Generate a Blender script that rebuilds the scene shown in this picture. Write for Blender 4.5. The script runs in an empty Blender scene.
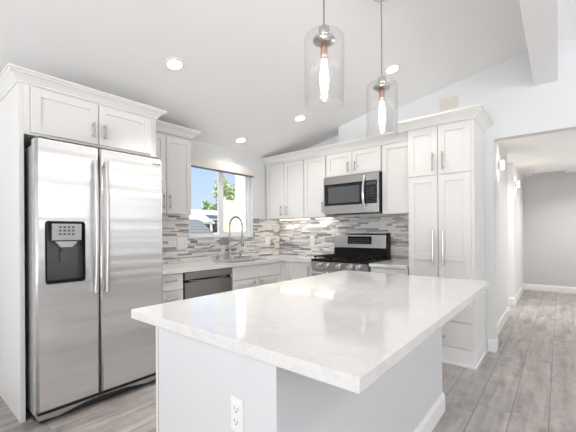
import bpy, bmesh, math, random
from mathutils import Vector, Matrix, Quaternion
random.seed(7)
S = bpy.context.scene
COL = S.collection
PI = math.pi

# ------------------------------------------------------------------ camera
F_PX, YAW, V0, U0, ROLL = 332.4556, 0.6958, 232.603, 281.67, -0.0066
cd = bpy.data.cameras.new('camera')
cd.sensor_fit = 'HORIZONTAL'; cd.sensor_width = 36.0
cd.lens = F_PX * 36.0 / 576.0
cd.shift_x = (288 - U0) / 576.0
cd.shift_y = (V0 - 216) / 576.0
cd.clip_start = 0.05; cd.clip_end = 400
cam = bpy.data.objects.new('camera', cd); COL.objects.link(cam)
fw = Vector((-math.sin(YAW), math.cos(YAW), 0)); rt = Vector((math.cos(YAW), math.sin(YAW), 0)); up = Vector((0, 0, 1))
rt2 = (rt + ROLL * up).normalized(); up2 = (up - ROLL * rt).normalized()
m = Matrix((rt2, up2, -fw)).transposed().to_4x4()
m.translation = Vector((3.4293, -4.0528, 1.2547))
cam.matrix_world = m
S.camera = cam

# ------------------------------------------------------------------ colour management, world, light levels
S.view_settings.view_transform = 'Standard'
S.view_settings.look = 'None'
S.view_settings.gamma = 1.0
S.view_settings.use_curve_mapping = False
S.view_settings.exposure = 0.08
try:
    S.cycles.use_denoising = True
    S.cycles.max_bounces = 10; S.cycles.diffuse_bounces = 6; S.cycles.glossy_bounces = 5
    S.cycles.transparent_max_bounces = 16; S.cycles.transmission_bounces = 8
    S.cycles.sample_clamp_indirect = 8.0
    S.cycles.caustics_reflective = False; S.cycles.caustics_refractive = False
except Exception:
    pass
DOWNLIGHT_W = 3.2
PENDANT_W = 1.6
SCONCE_W = 0.7
UNDERCAB_W = 0.35
SKY_BASE, SKY_BRIGHT, LOW_GLOW = 1.0, 2.6, 6.3

w = bpy.data.worlds.new('sky'); S.world = w; w.use_nodes = True
nt = w.node_tree; nt.nodes.clear()
out = nt.nodes.new('ShaderNodeOutputWorld'); bg = nt.nodes.new('ShaderNodeBackground')
tc = nt.nodes.new('ShaderNodeTexCoord'); sx = nt.nodes.new('ShaderNodeSeparateXYZ')
nt.links.new(tc.outputs['Generated'], sx.inputs[0])
rampz = nt.nodes.new('ShaderNodeValToRGB')
rampz.color_ramp.elements[0].position = 0.0; rampz.color_ramp.elements[0].color = (0.72, 0.86, 1.0, 1)
rampz.color_ramp.elements[1].position = 0.55; rampz.color_ramp.elements[1].color = (0.20, 0.45, 0.92, 1)
nt.links.new(sx.outputs['Z'], rampz.inputs[0])
dot = nt.nodes.new('ShaderNodeVectorMath'); dot.operation = 'DOT_PRODUCT'
nt.links.new(tc.outputs['Generated'], dot.inputs[0]); dot.inputs[1].default_value = (0.62, -0.76, 0.2)
mr = nt.nodes.new('ShaderNodeMapRange'); mr.interpolation_type = 'SMOOTHSTEP'
mr.inputs['From Min'].default_value = -0.25; mr.inputs['From Max'].default_value = 0.75
nt.links.new(dot.outputs['Value'], mr.inputs['Value'])
mixc = nt.nodes.new('ShaderNodeMix'); mixc.data_type = 'RGBA'     # hazy, bright sky on the sun's side
nt.links.new(mr.outputs[0], mixc.inputs['Factor']); nt.links.new(rampz.outputs[0], mixc.inputs['A'])
mixc.inputs['B'].default_value = (0.97, 0.985, 1.0, 1)
ms = nt.nodes.new('ShaderNodeMapRange')
nt.links.new(mr.outputs[0], ms.inputs['Value']); ms.inputs['To Min'].default_value = SKY_BASE; ms.inputs['To Max'].default_value = SKY_BRIGHT
lowm = nt.nodes.new('ShaderNodeMapRange'); lowm.inputs['From Min'].default_value = 0.02; lowm.inputs['From Max'].default_value = -0.06   # glow added below the horizon to brighten the ceiling
nt.links.new(sx.outputs['Z'], lowm.inputs['Value'])
mixg = nt.nodes.new('ShaderNodeMix'); mixg.data_type = 'RGBA'; nt.links.new(lowm.outputs[0], mixg.inputs['Factor']); nt.links.new(mixc.outputs['Result'], mixg.inputs['A']); mixg.inputs['B'].default_value = (0.985, 0.99, 1.0, 1)
mgs = nt.nodes.new('ShaderNodeMix'); mgs.data_type = 'FLOAT'; nt.links.new(lowm.outputs[0], mgs.inputs['Factor']); nt.links.new(ms.outputs[0], mgs.inputs['A']); mgs.inputs['B'].default_value = LOW_GLOW
nt.links.new(mixg.outputs['Result'], bg.inputs['Color']); nt.links.new(mgs.outputs[0], bg.inputs['Strength'])
nt.links.new(bg.outputs[0], out.inputs[0])

sd = bpy.data.lights.new('sun', 'SUN'); sd.energy = 8.0; sd.angle = 0.03; sd.color = (1, 0.95, 0.88)
so = bpy.data.objects.new('sun', sd); COL.objects.link(so); so.location = (-3, -6, 12)
so.rotation_euler = Vector((-0.35, 0.30, -0.90)).to_track_quat('-Z', 'Y').to_euler()   # high sun, roofs keep it off the floor

def portal(name, loc, sx_, sy_, direction):
    d = bpy.data.lights.new(name, 'AREA'); d.shape = 'RECTANGLE'; d.size = sx_; d.size_y = sy_
    d.cycles.is_portal = True
    o = bpy.data.objects.new(name, d); COL.objects.link(o); o.location = loc
    o.rotation_euler = Vector(direction).to_track_quat('-Z', 'Z').to_euler()
    return o
portal('added_opening_portal_rear', (3.6, -7.55, 1.25), 4.8, 2.4, (0, 1, 0))  # unseen rear opening, added to bring daylight into the room
portal('added_opening_portal_right', (6.75, -2.3, 1.8), 4.0, 1.0, (-1, 0, 0))  # unseen side opening, added to light surfaces that face right

# ------------------------------------------------------------------ materials
MATS = {}
def new_mat(name):
    mt = bpy.data.materials.new(name); mt.use_nodes = True
    return mt, mt.node_tree, mt.node_tree.nodes['Principled BSDF']
def principled(name, col, rough=0.5, metal=0.0, spec=0.5, var=0.02, scale=6.0, bump=0.0, bscale=40.0, stretch=(1, 1, 1), coat=0.0, bdist=0.01, emit=None, estr=0.0, aniso=0.0):
    mt, n, b = new_mat(name)
    b.inputs['Roughness'].default_value = rough; b.inputs['Metallic'].default_value = metal
    b.inputs['Specular IOR Level'].default_value = spec
    b.inputs['Coat Weight'].default_value = coat; b.inputs['Coat Roughness'].default_value = 0.05
    tcn = n.nodes.new('ShaderNodeTexCoord'); mp = n.nodes.new('ShaderNodeMapping'); mp.inputs['Scale'].default_value = stretch
    n.links.new(tcn.outputs['Object'], mp.inputs[0])
    nz = n.nodes.new('ShaderNodeTexNoise'); nz.inputs['Scale'].default_value = scale; nz.inputs['Detail'].default_value = 3
    n.links.new(mp.outputs[0], nz.inputs['Vector'])
    rp = n.nodes.new('ShaderNodeValToRGB')
    rp.color_ramp.elements[0].color = (*[max(0, c * (1 - var)) for c in col], 1); rp.color_ramp.elements[1].color = (*[min(1, c * (1 + var)) for c in col], 1)
    rp.color_ramp.elements[0].position = 0.3; rp.color_ramp.elements[1].position = 0.7
    n.links.new(nz.outputs['Fac'], rp.inputs[0]); n.links.new(rp.outputs[0], b.inputs['Base Color'])
    if bump:
        n2 = n.nodes.new('ShaderNodeTexNoise'); n2.inputs['Scale'].default_value = bscale; n2.inputs['Detail'].default_value = 2
        n.links.new(mp.outputs[0], n2.inputs['Vector'])
        bp = n.nodes.new('ShaderNodeBump'); bp.inputs['Strength'].default_value = bump; bp.inputs['Distance'].default_value = bdist
        n.links.new(n2.outputs['Fac'], bp.inputs['Height']); n.links.new(bp.outputs[0], b.inputs['Normal'])
    b.inputs['Anisotropic'].default_value = aniso
    if emit:
        b.inputs['Emission Color'].default_value = (*emit, 1); b.inputs['Emission Strength'].default_value = estr
    MATS[name] = mt
    return mt
def thin_glass(name, tint=(1, 1, 1), refl=1.0, rough=0.0):
    mt = bpy.data.materials.new(name); mt.use_nodes = True; n = mt.node_tree; n.nodes.clear()
    o = n.nodes.new('ShaderNodeOutputMaterial'); t = n.nodes.new('ShaderNodeBsdfTransparent'); g = n.nodes.new('ShaderNodeBsdfGlossy')
    t.inputs[0].default_value = (*tint, 1); g.inputs['Roughness'].default_value = rough
    lw = n.nodes.new('ShaderNodeLayerWeight'); lw.inputs[0].default_value = 0.5      # facing is the same from both sides of the thin shell
    pw = n.nodes.new('ShaderNodeMath'); pw.operation = 'POWER'; pw.inputs[1].default_value = 3.5; n.links.new(lw.outputs['Facing'], pw.inputs[0])
    mm = n.nodes.new('ShaderNodeMath'); mm.operation = 'MULTIPLY_ADD'; mm.inputs[1].default_value = 0.5 * refl; mm.inputs[2].default_value = 0.02 * refl; mm.use_clamp = True
    n.links.new(pw.outputs[0], mm.inputs[0])
    mx = n.nodes.new('ShaderNodeMixShader'); n.links.new(mm.outputs[0], mx.inputs[0]); n.links.new(t.outputs[0], mx.inputs[1]); n.links.new(g.outputs[0], mx.inputs[2])
    n.links.new(mx.outputs[0], o.inputs[0]); MATS[name] = mt
    return mt
def emitter(name, col, strength):
    return principled(name, (0.9, 0.9, 0.9), 0.5, emit=col, estr=strength)

WALL = principled('wall_paint', (0.75, 0.76, 0.77), 0.75, spec=0.25, var=0.008, scale=2, bump=0.03, bscale=180)
WALL_DIM = principled('wall_paint_dimmed', (0.60, 0.60, 0.61), 0.75, spec=0.25, var=0.008, scale=2, bump=0.03, bscale=180)  # wall paint with dimmer light put into its colour, for the far hall wall
CEIL = principled('ceiling_paint', (0.91, 0.91, 0.91), 0.85, spec=0.2, var=0.006, scale=2, bump=0.03, bscale=160)
TRIM = principled('trim_paint', (0.84, 0.84, 0.85), 0.4, spec=0.4, var=0.005)
CAB = principled('cabinet_lacquer', (0.77, 0.76, 0.745), 0.38, spec=0.45, var=0.006, scale=3)
CABDARK = principled('cabinet_interior', (0.30, 0.29, 0.28), 0.7, var=0.02)
ISL = principled('island_paint', (0.69, 0.70, 0.72), 0.42, spec=0.4, var=0.006, scale=3)
TOE = principled('toe_kick', (0.45, 0.44, 0.43), 0.6, var=0.02)
CHROME = principled('chrome', (0.80, 0.80, 0.80), 0.16, 1.0, var=0.01)
NICKEL = principled('brushed_nickel', (0.52, 0.50, 0.48), 0.28, 1.0, var=0.02)
FAUCETM = principled('faucet_steel', (0.42, 0.41, 0.41), 0.25, 1.0, var=0.02)
STEEL = principled('stainless_steel', (0.72, 0.715, 0.715), 0.27, 0.70, var=0.02, scale=2.0, stretch=(1, 0.10, 3.0), bump=0.8, bscale=1.5, bdist=0.035, aniso=0.7)
STEEL2 = principled('appliance_steel', (0.56, 0.55, 0.54), 0.26, 0.95, var=0.02, scale=2.0, stretch=(0.12, 1, 3.2), bump=0.03, bscale=1.6, aniso=0.7)
HANDLEM = principled('satin_handle_metal', (0.62, 0.60, 0.585), 0.38, 0.85, var=0.01)
STEELD = principled('dark_stainless', (0.38, 0.375, 0.37), 0.32, 1.0, var=0.03, scale=2.0, stretch=(1, 0.35, 26))
APPSIDE = principled('appliance_side', (0.42, 0.43, 0.44), 0.5, 0.3, var=0.02)
BLACK = principled('black_enamel', (0.008, 0.008, 0.010), 0.3, spec=0.18, var=0.05)
BLACKM = principled('black_cast_iron', (0.012, 0.012, 0.012), 0.7, spec=0.2, var=0.1)
BLACKGLASS = principled('black_glass', (0.015, 0.016, 0.018), 0.06, var=0.02)
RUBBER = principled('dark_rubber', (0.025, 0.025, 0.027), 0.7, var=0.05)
GREYPL = principled('grey_plastic', (0.10, 0.10, 0.103), 0.35, 0.5, var=0.03)
SILVERPL = principled('silver_plastic', (0.44, 0.44, 0.45), 0.35, 0.6, var=0.03)
BADGE = principled('badge_grey', (0.22, 0.22, 0.23), 0.4, 0.5, var=0.02)
DISPLAY = principled('display_glass', (0.008, 0.01, 0.015), 0.2, spec=0.15, var=0.02)
GLYPH = principled('button_print', (0.55, 0.57, 0.6), 0.5, var=0.02)
PLATE = principled('white_plastic', (0.84, 0.84, 0.83), 0.35, var=0.005)
SLOT = principled('socket_slot', (0.06, 0.06, 0.06), 0.6, var=0.02)
VINYL = principled('window_vinyl', (0.86, 0.87, 0.88), 0.35, var=0.005)
FABRIC = principled('valance_fabric', (0.74, 0.71, 0.68), 0.85, spec=0.1, var=0.03, scale=90, bump=0.1, bscale=300)
VENTG = principled('vent_grey', (0.60, 0.60, 0.60), 0.5, var=0.02)
VENTM = principled('beige_vent', (0.70, 0.67, 0.61), 0.55, var=0.02)
PGLASS = thin_glass('pendant_glass', (0.998, 0.999, 0.999), 0.9)
WGLASS = thin_glass('window_glass', (0.98, 0.99, 0.99), 0.55)
BULB = emitter('bulb_glow', (1.0, 0.92, 0.82), 9.0)
LED = emitter('downlight_glow', (1.0, 0.96, 0.90), 6.0)
LEDW = emitter('undercabinet_glow', (1.0, 0.90, 0.75), 8.0)
SHADE = emitter('sconce_glass', (1.0, 0.93, 0.82), 2.2)
COPPER = principled('copper_socket', (0.72, 0.50, 0.40), 0.3, 0.9, var=0.02)
GROUT = principled('grout', (0.66, 0.64, 0.61), 0.8, var=0.03)
TILES = [principled('tile_%s' % nm, c, r, spec=0.5, var=0.05, scale=14) for nm, c, r in [
    ('ivory', (0.80, 0.77, 0.73), 0.3), ('cream', (0.74, 0.705, 0.67), 0.35), ('pale_grey', (0.62, 0.61, 0.60), 0.22),
    ('mid_grey', (0.36, 0.355, 0.36), 0.2), ('slate', (0.24, 0.235, 0.235), 0.25), ('blue_grey', (0.44, 0.47, 0.52), 0.12), ('white_glass', (0.78, 0.78, 0.79), 0.1)]]
LEAF = principled('leaf_green', (0.15, 0.21, 0.10), 0.6, var=0.35, scale=3)
LEAFP = principled('leaf_pale', (0.27, 0.33, 0.19), 0.6, var=0.3, scale=3)
BARK = principled('bark', (0.22, 0.16, 0.11), 0.9, var=0.2)
EXTW = principled('stucco_white', (0.72, 0.72, 0.70), 0.8, var=0.02)
TAN = principled('tan_fence', (0.66, 0.50, 0.35), 0.8, var=0.06, scale=3)
SHINGLE = principled('roof_shingle', (0.11, 0.115, 0.125), 0.9, var=0.25, scale=12)
SHINGLEP = principled('roof_pale', (0.42, 0.44, 0.48), 0.9, var=0.12, scale=8)
GROUND = principled('garden_ground', (0.36, 0.33, 0.28), 0.9, var=0.2, scale=1.5)

def quartz_mat():
    mt, n, b = new_mat('white_quartz')
    tcn = n.nodes.new('ShaderNodeTexCoord')
    nz = n.nodes.new('ShaderNodeTexNoise'); nz.inputs['Scale'].default_value = 2.2; nz.inputs['Detail'].default_value = 8; nz.inputs['Roughness'].default_value = 0.62; nz.inputs['Distortion'].default_value = 1.6
    n.links.new(tcn.outputs['Object'], nz.inputs['Vector'])
    rp = n.nodes.new('ShaderNodeValToRGB'); e = rp.color_ramp.elements
    e[0].position = 0.462; e[0].color = (0.765, 0.757, 0.747, 1); e[1].position = 0.512; e[1].color = (0.765, 0.757, 0.747, 1)
    k = rp.color_ramp.elements.new(0.485); k.color = (0.715, 0.705, 0.698, 1)
    n.links.new(nz.outputs['Fac'], rp.inputs[0])
    n2 = n.nodes.new('ShaderNodeTexNoise'); n2.inputs['Scale'].default_value = 55; n2.inputs['Detail'].default_value = 4
    n.links.new(tcn.outputs['Object'], n2.inputs['Vector'])
    r2 = n.nodes.new('ShaderNodeValToRGB'); r2.color_ramp.elements[0].position = 0.35; r2.color_ramp.elements[0].color = (0.965, 0.965, 0.965, 1); r2.color_ramp.elements[1].position = 0.6; r2.color_ramp.elements[1].color = (1, 1, 1, 1)
    n.links.new(n2.outputs['Fac'], r2.inputs[0])
    mx = n.nodes.new('ShaderNodeMix'); mx.data_type = 'RGBA'; mx.blend_type = 'MULTIPLY'; mx.inputs['Factor'].default_value = 1
    n.links.new(rp.outputs[0], mx.inputs['A']); n.links.new(r2.outputs[0], mx.inputs['B']); n.links.new(mx.outputs['Result'], b.inputs['Base Color'])
    b.inputs['Roughness'].default_value = 0.075; b.inputs['Specular IOR Level'].default_value = 0.6
    return mt
QUARTZ = quartz_mat()

def plank_mat():
    mt, n, b = new_mat('grey_wood_planks'); L = n.links.new
    geo = n.nodes.new('ShaderNodeNewGeometry'); sp = n.nodes.new('ShaderNodeSeparateXYZ'); L(geo.outputs['Position'], sp.inputs[0])
    def M(op, a, bb=None, c=None):
        x = n.nodes.new('ShaderNodeMath'); x.operation = op
        for i, v in enumerate((a, bb, c)):
            if v is None: continue
            if isinstance(v, (int, float)): x.inputs[i].default_value = v
            else: L(v, x.inputs[i])
        return x.outputs[0]
    W, LEN = 0.2035, 1.22
    u = M('DIVIDE', M('SUBTRACT', sp.outputs['X'], 3.168 - 20 * W), W)
    row = M('FLOOR', u); fu = M('SUBTRACT', u, row)
    wn = n.nodes.new('ShaderNodeTexWhiteNoise'); wn.noise_dimensions = '1D'; L(row, wn.inputs['W'])
    v = M('ADD', M('DIVIDE', sp.outputs['Y'], LEN), M('MULTIPLY', wn.outputs['Value'], 7.3))
    cl = M('FLOOR', v); fv = M('SUBTRACT', v, cl)
    cmb = n.nodes.new('ShaderNodeCombineXYZ'); L(row, cmb.inputs[0]); L(cl, cmb.inputs[1])
    wn2 = n.nodes.new('ShaderNodeTexWhiteNoise'); wn2.noise_dimensions = '2D'; L(cmb.outputs[0], wn2.inputs['Vector'])
    # grain
    off = M('MULTIPLY', wn2.outputs['Value'], 40.0)
    gv = n.nodes.new('ShaderNodeCombineXYZ'); L(M('MULTIPLY', sp.outputs['X'], 16.0), gv.inputs[0]); L(M('ADD', M('MULTIPLY', sp.outputs['Y'], 1.7), off), gv.inputs[1]); L(off, gv.inputs[2])
    g = n.nodes.new('ShaderNodeTexNoise'); g.inputs['Scale'].default_value = 1.0; g.inputs['Detail'].default_value = 7; g.inputs['Roughness'].default_value = 0.6; g.inputs['Distortion'].default_value = 0.6
    L(gv.outputs[0], g.inputs['Vector'])
    g2 = n.nodes.new('ShaderNodeTexNoise'); g2.inputs['Scale'].default_value = 7.0; g2.inputs['Detail'].default_value = 6; g2.inputs['Roughness'].default_value = 0.7; L(geo.outputs['Position'], g2.inputs['Vector'])
    val = M('ADD', M('MULTIPLY', g.outputs['Fac'], 0.62), M('ADD', M('MULTIPLY', wn2.outputs['Value'], 0.08), M('MULTIPLY', g2.outputs['Fac'], 0.40)))
    rp = n.nodes.new('ShaderNodeValToRGB'); e = rp.color_ramp.elements
    e[0].position = 0.34; e[0].color = (0.15, 0.138, 0.132, 1); e[1].position = 0.76; e[1].color = (0.50, 0.475, 0.46, 1)
    k = e.new(0.55); k.color = (0.335, 0.312, 0.30, 1)
    L(val, rp.inputs[0])
    ex = M('MINIMUM', fu, M('SUBTRACT', 1.0, fu)); ey = M('MINIMUM', fv, M('SUBTRACT', 1.0, fv))
    gx = M('LESS_THAN', ex, 0.014); gy = M('LESS_THAN', ey, 0.0018)
    gr = M('MAXIMUM', gx, gy)
    mx = n.nodes.new('ShaderNodeMix'); mx.data_type = 'RGBA'; L(M('MULTIPLY', gr, 0.75), mx.inputs['Factor']); L(rp.outputs[0], mx.inputs['A']); mx.inputs['B'].default_value = (0.13, 0.115, 0.105, 1)
    L(mx.outputs['Result'], b.inputs['Base Color'])
    b.inputs['Roughness'].default_value = 0.34; b.inputs['Specular IOR Level'].default_value = 0.45
    bp = n.nodes.new('ShaderNodeBump'); bp.inputs['Strength'].default_value = 0.12; bp.inputs['Distance'].default_value = 0.01; L(g.outputs['Fac'], bp.inputs['Height']); L(bp.outputs[0], b.inputs['Normal'])
    return mt
PLANK = plank_mat()

# ------------------------------------------------------------------ mesh helpers
def root_of(o):
    while o.parent: o = o.parent
    return o
class MB:
    """Collects shapes in world coordinates; build() links them as ONE mesh object."""
    def __init__(s, fr=None): s.v = []; s.f = []; s.mi = []; s.sm = []; s.fr = fr
    def pt(s, p):
        return tuple(s.fr(*p)) if s.fr else tuple(p)
    def raw(s, verts, faces, mi=0, smooth=False):
        b = len(s.v); s.v += [s.pt(p) for p in verts]
        for f in faces: s.f.append([i + b for i in f]); s.mi.append(mi); s.sm.append(smooth)
    def box(s, x0, x1, y0, y1, z0, z1, mi=0):
        x0, x1 = min(x0, x1), max(x0, x1); y0, y1 = min(y0, y1), max(y0, y1); z0, z1 = min(z0, z1), max(z0, z1)
        s.raw([(x0, y0, z0), (x1, y0, z0), (x1, y1, z0), (x0, y1, z0), (x0, y0, z1), (x1, y0, z1), (x1, y1, z1), (x0, y1, z1)],
              [(0, 3, 2, 1), (4, 5, 6, 7), (0, 1, 5, 4), (1, 2, 6, 5), (2, 3, 7, 6), (3, 0, 4, 7)], mi)
        return s
    def ring(s, p0, p1, r0, r1, n=20, mi=0, caps=True):
        p0, p1 = Vector(p0), Vector(p1); d = (p1 - p0).normalized(); a = d.orthogonal().normalized(); b = d.cross(a)
        vs = [p0 + (a * math.cos(2 * PI * i / n) + b * math.sin(2 * PI * i / n)) * r0 for i in range(n)] + [p1 + (a * math.cos(2 * PI * i / n) + b * math.sin(2 * PI * i / n)) * r1 for i in range(n)]
        s.raw(vs, [(i, (i + 1) % n, n + (i + 1) % n, n + i) for i in range(n)], mi, True)
        if caps: s.raw(vs, [tuple(range(n - 1, -1, -1)), tuple(range(n, 2 * n))], mi)
        return s
    def cyl(s, p0, p1, r, n=20, mi=0): return s.ring(p0, p1, r, r, n, mi)
    def tube(s, pts, r, n=10, mi=0):
        pts = [Vector(p) for p in pts]; rs = r if isinstance(r, (list, tuple)) else [r] * len(pts)
        t0 = (pts[1] - pts[0]).normalized(); a = t0.orthogonal().normalized(); vs = []
        for i, p in enumerate(pts):
            t = (pts[min(i + 1, len(pts) - 1)] - pts[max(i - 1, 0)]).normalized()
            a = (a - t * a.dot(t)).normalized(); b = t.cross(a)
            vs += [p + (a * math.cos(2 * PI * k / n) + b * math.sin(2 * PI * k / n)) * rs[i] for k in range(n)]
        fs = []
        for i in range(len(pts) - 1):
            for k in range(n): fs.append((i * n + k, i * n + (k + 1) % n, (i + 1) * n + (k + 1) % n, (i + 1) * n + k))
        s.raw(vs, fs, mi, True); e = (len(pts) - 1) * n
        s.raw(vs, [tuple(range(n - 1, -1, -1)), tuple(range(e, e + n))], mi)
        return s
    def lathe(s, c, prof, n=32, mi=0, closed=False):
        vs = []
        for r, z in prof: vs += [(c[0] + r * math.cos(2 * PI * k / n), c[1] + r * math.sin(2 * PI * k / n), c[2] + z) for k in range(n)]
        m_ = len(prof); fs = []
        for i in range(m_ if closed else m_ - 1):
            j = (i + 1) % m_
            for k in range(n): fs.append((i * n + k, i * n + (k + 1) % n, j * n + (k + 1) % n, j * n + k))
        s.raw(vs, fs, mi, True)
        return s
    def prism(s, poly, lo, hi, axis='z', mi=0, smooth=False):
        """poly in the two other axes (in xyz order), extruded along axis."""
        n = len(poly)
        def mk(p, h):
            return {'z': (p[0], p[1], h), 'y': (p[0], h, p[1]), 'x': (h, p[0], p[1])}[axis]
        vs = [mk(p, lo) for p in poly] + [mk(p, hi) for p in poly]
        s.raw(vs, [tuple(range(n - 1, -1, -1)), tuple(range(n, 2 * n))], mi)
        s.raw(vs, [(i, (i + 1) % n, n + (i + 1) % n, n + i) for i in range(n)], mi, smooth)
        return s
    def build(s, name, mat, parent=None, bevel=0.0, kind=None, weld=False):
        me = bpy.data.meshes.new(name)
        vs = s.v
        if parent is not None: org = Vector(root_of(parent).location)
        elif kind == 'structure': org = Vector((0, 0, 0))
        else:
            org = Vector(((min(v[0] for v in vs) + max(v[0] for v in vs)) / 2, (min(v[1] for v in vs) + max(v[1] for v in vs)) / 2, min(v[2] for v in vs)))
        me.from_pydata([tuple(Vector(v) - org) for v in vs], [], s.f)
        for mt in (mat if isinstance(mat, (list, tuple)) else [mat]): me.materials.append(mt)
        me.polygons.foreach_set('material_index', s.mi); me.polygons.foreach_set('use_smooth', s.sm)
        bm = bmesh.new(); bm.from_mesh(me)
        if weld: bmesh.ops.remove_doubles(bm, verts=bm.verts, dist=1e-5)
        bmesh.ops.recalc_face_normals(bm, faces=bm.faces); bm.to_mesh(me); bm.free()
        o = bpy.data.objects.new(name, me); COL.objects.link(o)
        if parent is not None: o.parent = parent
        else: o.location = org
        if kind: o['kind'] = kind
        if bevel:
            md = o.modifiers.new('bevel', 'BEVEL'); md.width = bevel; md.segments = 2; md.limit_method = 'ANGLE'; md.angle_limit = 0.6
        return o
def tag(o, label, cat, group=None):
    o['label'] = label; o['category'] = cat
    if group: o['group'] = group
    return o
def thing(name, label, cat, loc, group=None):
    o = bpy.data.objects.new(name, None); COL.objects.link(o); o.location = loc; o.empty_display_size = 0.1
    return tag(o, label, cat, group)
def struct(name, mb, mat, **k): return mb.build(name, mat, kind='structure', **k)
def bx(*a): return MB().box(*a)

FA = lambda u, v, w: (w, u, v)            # faces +x : u = y, w = x
FB = lambda u, v, w: (u, -w, v)           # faces -y : u = x, w = -y
FI = lambda u, v, w: (-w, u, v)           # faces -x : u = y, w = -x

# ------------------------------------------------------------------ dimensions of the room
Z0, SL, RIDGE = 2.3912, 0.1961, 3.338
cz = lambda x: Z0 + SL * (x if x <= RIDGE else 2 * RIDGE - x)
XR, YF = 2 * RIDGE, -7.5
CT = 0.911
WY0, WY1, WZ0, WZ1 = -1.70, -0.604, 1.205, 2.15        # kitchen window opening
OX0, OX1, OZ = 2.911, 4.20, 2.207                     # hallway opening
HY, HZ = 4.75, 2.42

# ------------------------------------------------------------------ shell
struct('floor', bx(-0.12, XR + 0.12, YF - 0.12, HY + 0.12, -0.1, 0.0), PLANK)
cb = MB()
cb.prism([(-0.12, cz(-0.12)), (RIDGE, cz(RIDGE)), (XR + 0.12, cz(XR + 0.12)), (XR + 0.12, cz(XR) + 0.1), (RIDGE, cz(RIDGE) + 0.12), (-0.12, cz(0) + 0.1)], YF - 0.12, 0.12, 'y')
struct('ceiling', cb, CEIL)
wl = MB()
wl.box(-0.12, 0, YF, WY0, 0, Z0 + 0.05); wl.box(-0.12, 0, WY1, 0.12, 0, Z0 + 0.05)
wl.box(-0.12, 0, WY0, WY1, 0, WZ0); wl.box(-0.12, 0, WY0, WY1, WZ1, Z0 + 0.05)
struct('wall_left', wl, WALL)
wb = MB()
wb.prism([(0, 0), (OX0, 0), (OX0, cz(OX0) + 0.02), (0, Z0 + 0.02)], 0, 0.12, 'y')
wb.prism([(OX0, OZ), (OX1, OZ), (OX1, cz(OX1) + 0.02), (RIDGE, cz(RIDGE) + 0.02), (OX0, cz(OX0) + 0.02)], 0, 0.12, 'y')
wb.prism([(OX1, 0), (XR, 0), (XR, cz(XR) + 0.02), (OX1, cz(OX1) + 0.02)], 0, 0.12, 'y')
struct('wall_back', wb, WALL)
wr = MB()
wr.box(XR, XR + 0.12, YF, -4.3, 0, 2.5); wr.box(XR, XR + 0.12, -0.3, 0.12, 0, 2.5); wr.box(XR, XR + 0.12, -4.3, -0.3, 0, 1.3); wr.box(XR, XR + 0.12, -4.3, -0.3, 2.3, 2.5)  # unseen high opening, sized and placed for its light
struct('wall_right', wr, WALL)
wf = MB()
wf.prism([(0, 0), (1.2, 0), (1.2, cz(1.2) + 0.02), (0, Z0 + 0.02)], YF - 0.12, YF, 'y')
wf.prism([(1.2, 2.45), (6.0, 2.45), (6.0, cz(6.0) + 0.02), (RIDGE, cz(RIDGE) + 0.02), (1.2, cz(1.2) + 0.02)], YF - 0.12, YF, 'y')  # wide opening below is unseen, added for daylight
wf.prism([(6.0, 0), (XR, 0), (XR, cz(XR) + 0.02), (6.0, cz(6.0) + 0.02)], YF - 0.12, YF, 'y')
struct('wall_front', wf, WALL)
# hallway beyond the opening
HX = 2.84
hl = MB()
hl.box(HX - 0.10, HX, 0.12, 1.93, 0, HZ); hl.box(HX - 0.10, HX, 2.80, HY, 0, HZ)
struct('wall_hall_left', hl, WALL)
struct('wall_passage_near', bx(1.2, HX - 0.10, 1.83, 1.93, 0, HZ), WALL)
struct('wall_passage_far', bx(1.2, HX - 0.10, 2.80, 2.90, 0, HZ), WALL)
struct('wall_passage_end', bx(1.1, 1.2, 1.83, 2.90, 0, HZ), WALL)
struct('wall_hall_right', bx(OX1, OX1 + 0.1, 0.12, HY, 0, HZ), WALL)
struct('wall_hall_far', bx(HX - 0.10, OX1 + 0.1, HY, HY + 0.1, 0, HZ), WALL_DIM)
struct('ceiling_hall', bx(1.1, OX1 + 0.1, 0.12, HY + 0.1, HZ, HZ + 0.08), CEIL)
# ridge beam
bm_ = MB(); bm_.prism([(3.248, 2.66), (3.427, 2.66), (3.427, cz(3.427)), (RIDGE, cz(RIDGE)), (3.248, cz(3.248))], YF, 0.0, 'y')
struct('ceiling_beam', bm_, TRIM)
# boxed-in duct above the microwave cabinet
dc = MB(); dc.prism([(1.222, 2.305), (1.86, 2.305), (1.86, cz(1.86)), (1.222, cz(1.222))], -0.24, 0.0, 'y')
struct('wall_duct_chase', dc, WALL)

def baseboard(name, fr, u0, u1, w0, h=0.13, t=0.014):
    mb = MB(fr)
    poly = [(0, 0), (t, 0), (t, h - 0.025), (t * 0.45, h), (0, h)]
    vs = [(u0, z, w0 + a) for a, z in poly] + [(u1, z, w0 + a) for a, z in poly]; n = 5
    mb.raw(vs, [tuple(range(n)), tuple(range(2 * n - 1, n - 1, -1))] + [(i, (i + 1) % n, n + (i + 1) % n, n + i) for i in range(n)])
    return struct(name, mb, TRIM)
baseboard('baseboard_left', FA, YF, -3.480, 0.0)
baseboard('baseboard_back', FB, 2.852, OX0 + 0.014, 0.0)
baseboard('baseboard_jamb', FA, 0.0, 0.134, OX0)
baseboard('baseboard_hall_left', FA, 0.134, 1.93, HX)
baseboard('baseboard_hall_far_left', FA, 2.80, HY - 0.014, HX)
baseboard('baseboard_hall_far', FB, HX, OX1, -HY)
baseboard('baseboard_passage', FB, 1.2, HX + 0.014, -2.80)
baseboard('baseboard_right', FI, YF, 0.0, -XR)
baseboard('baseboard_back_right', FB, OX1, XR - 0.014, 0.0)

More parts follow.
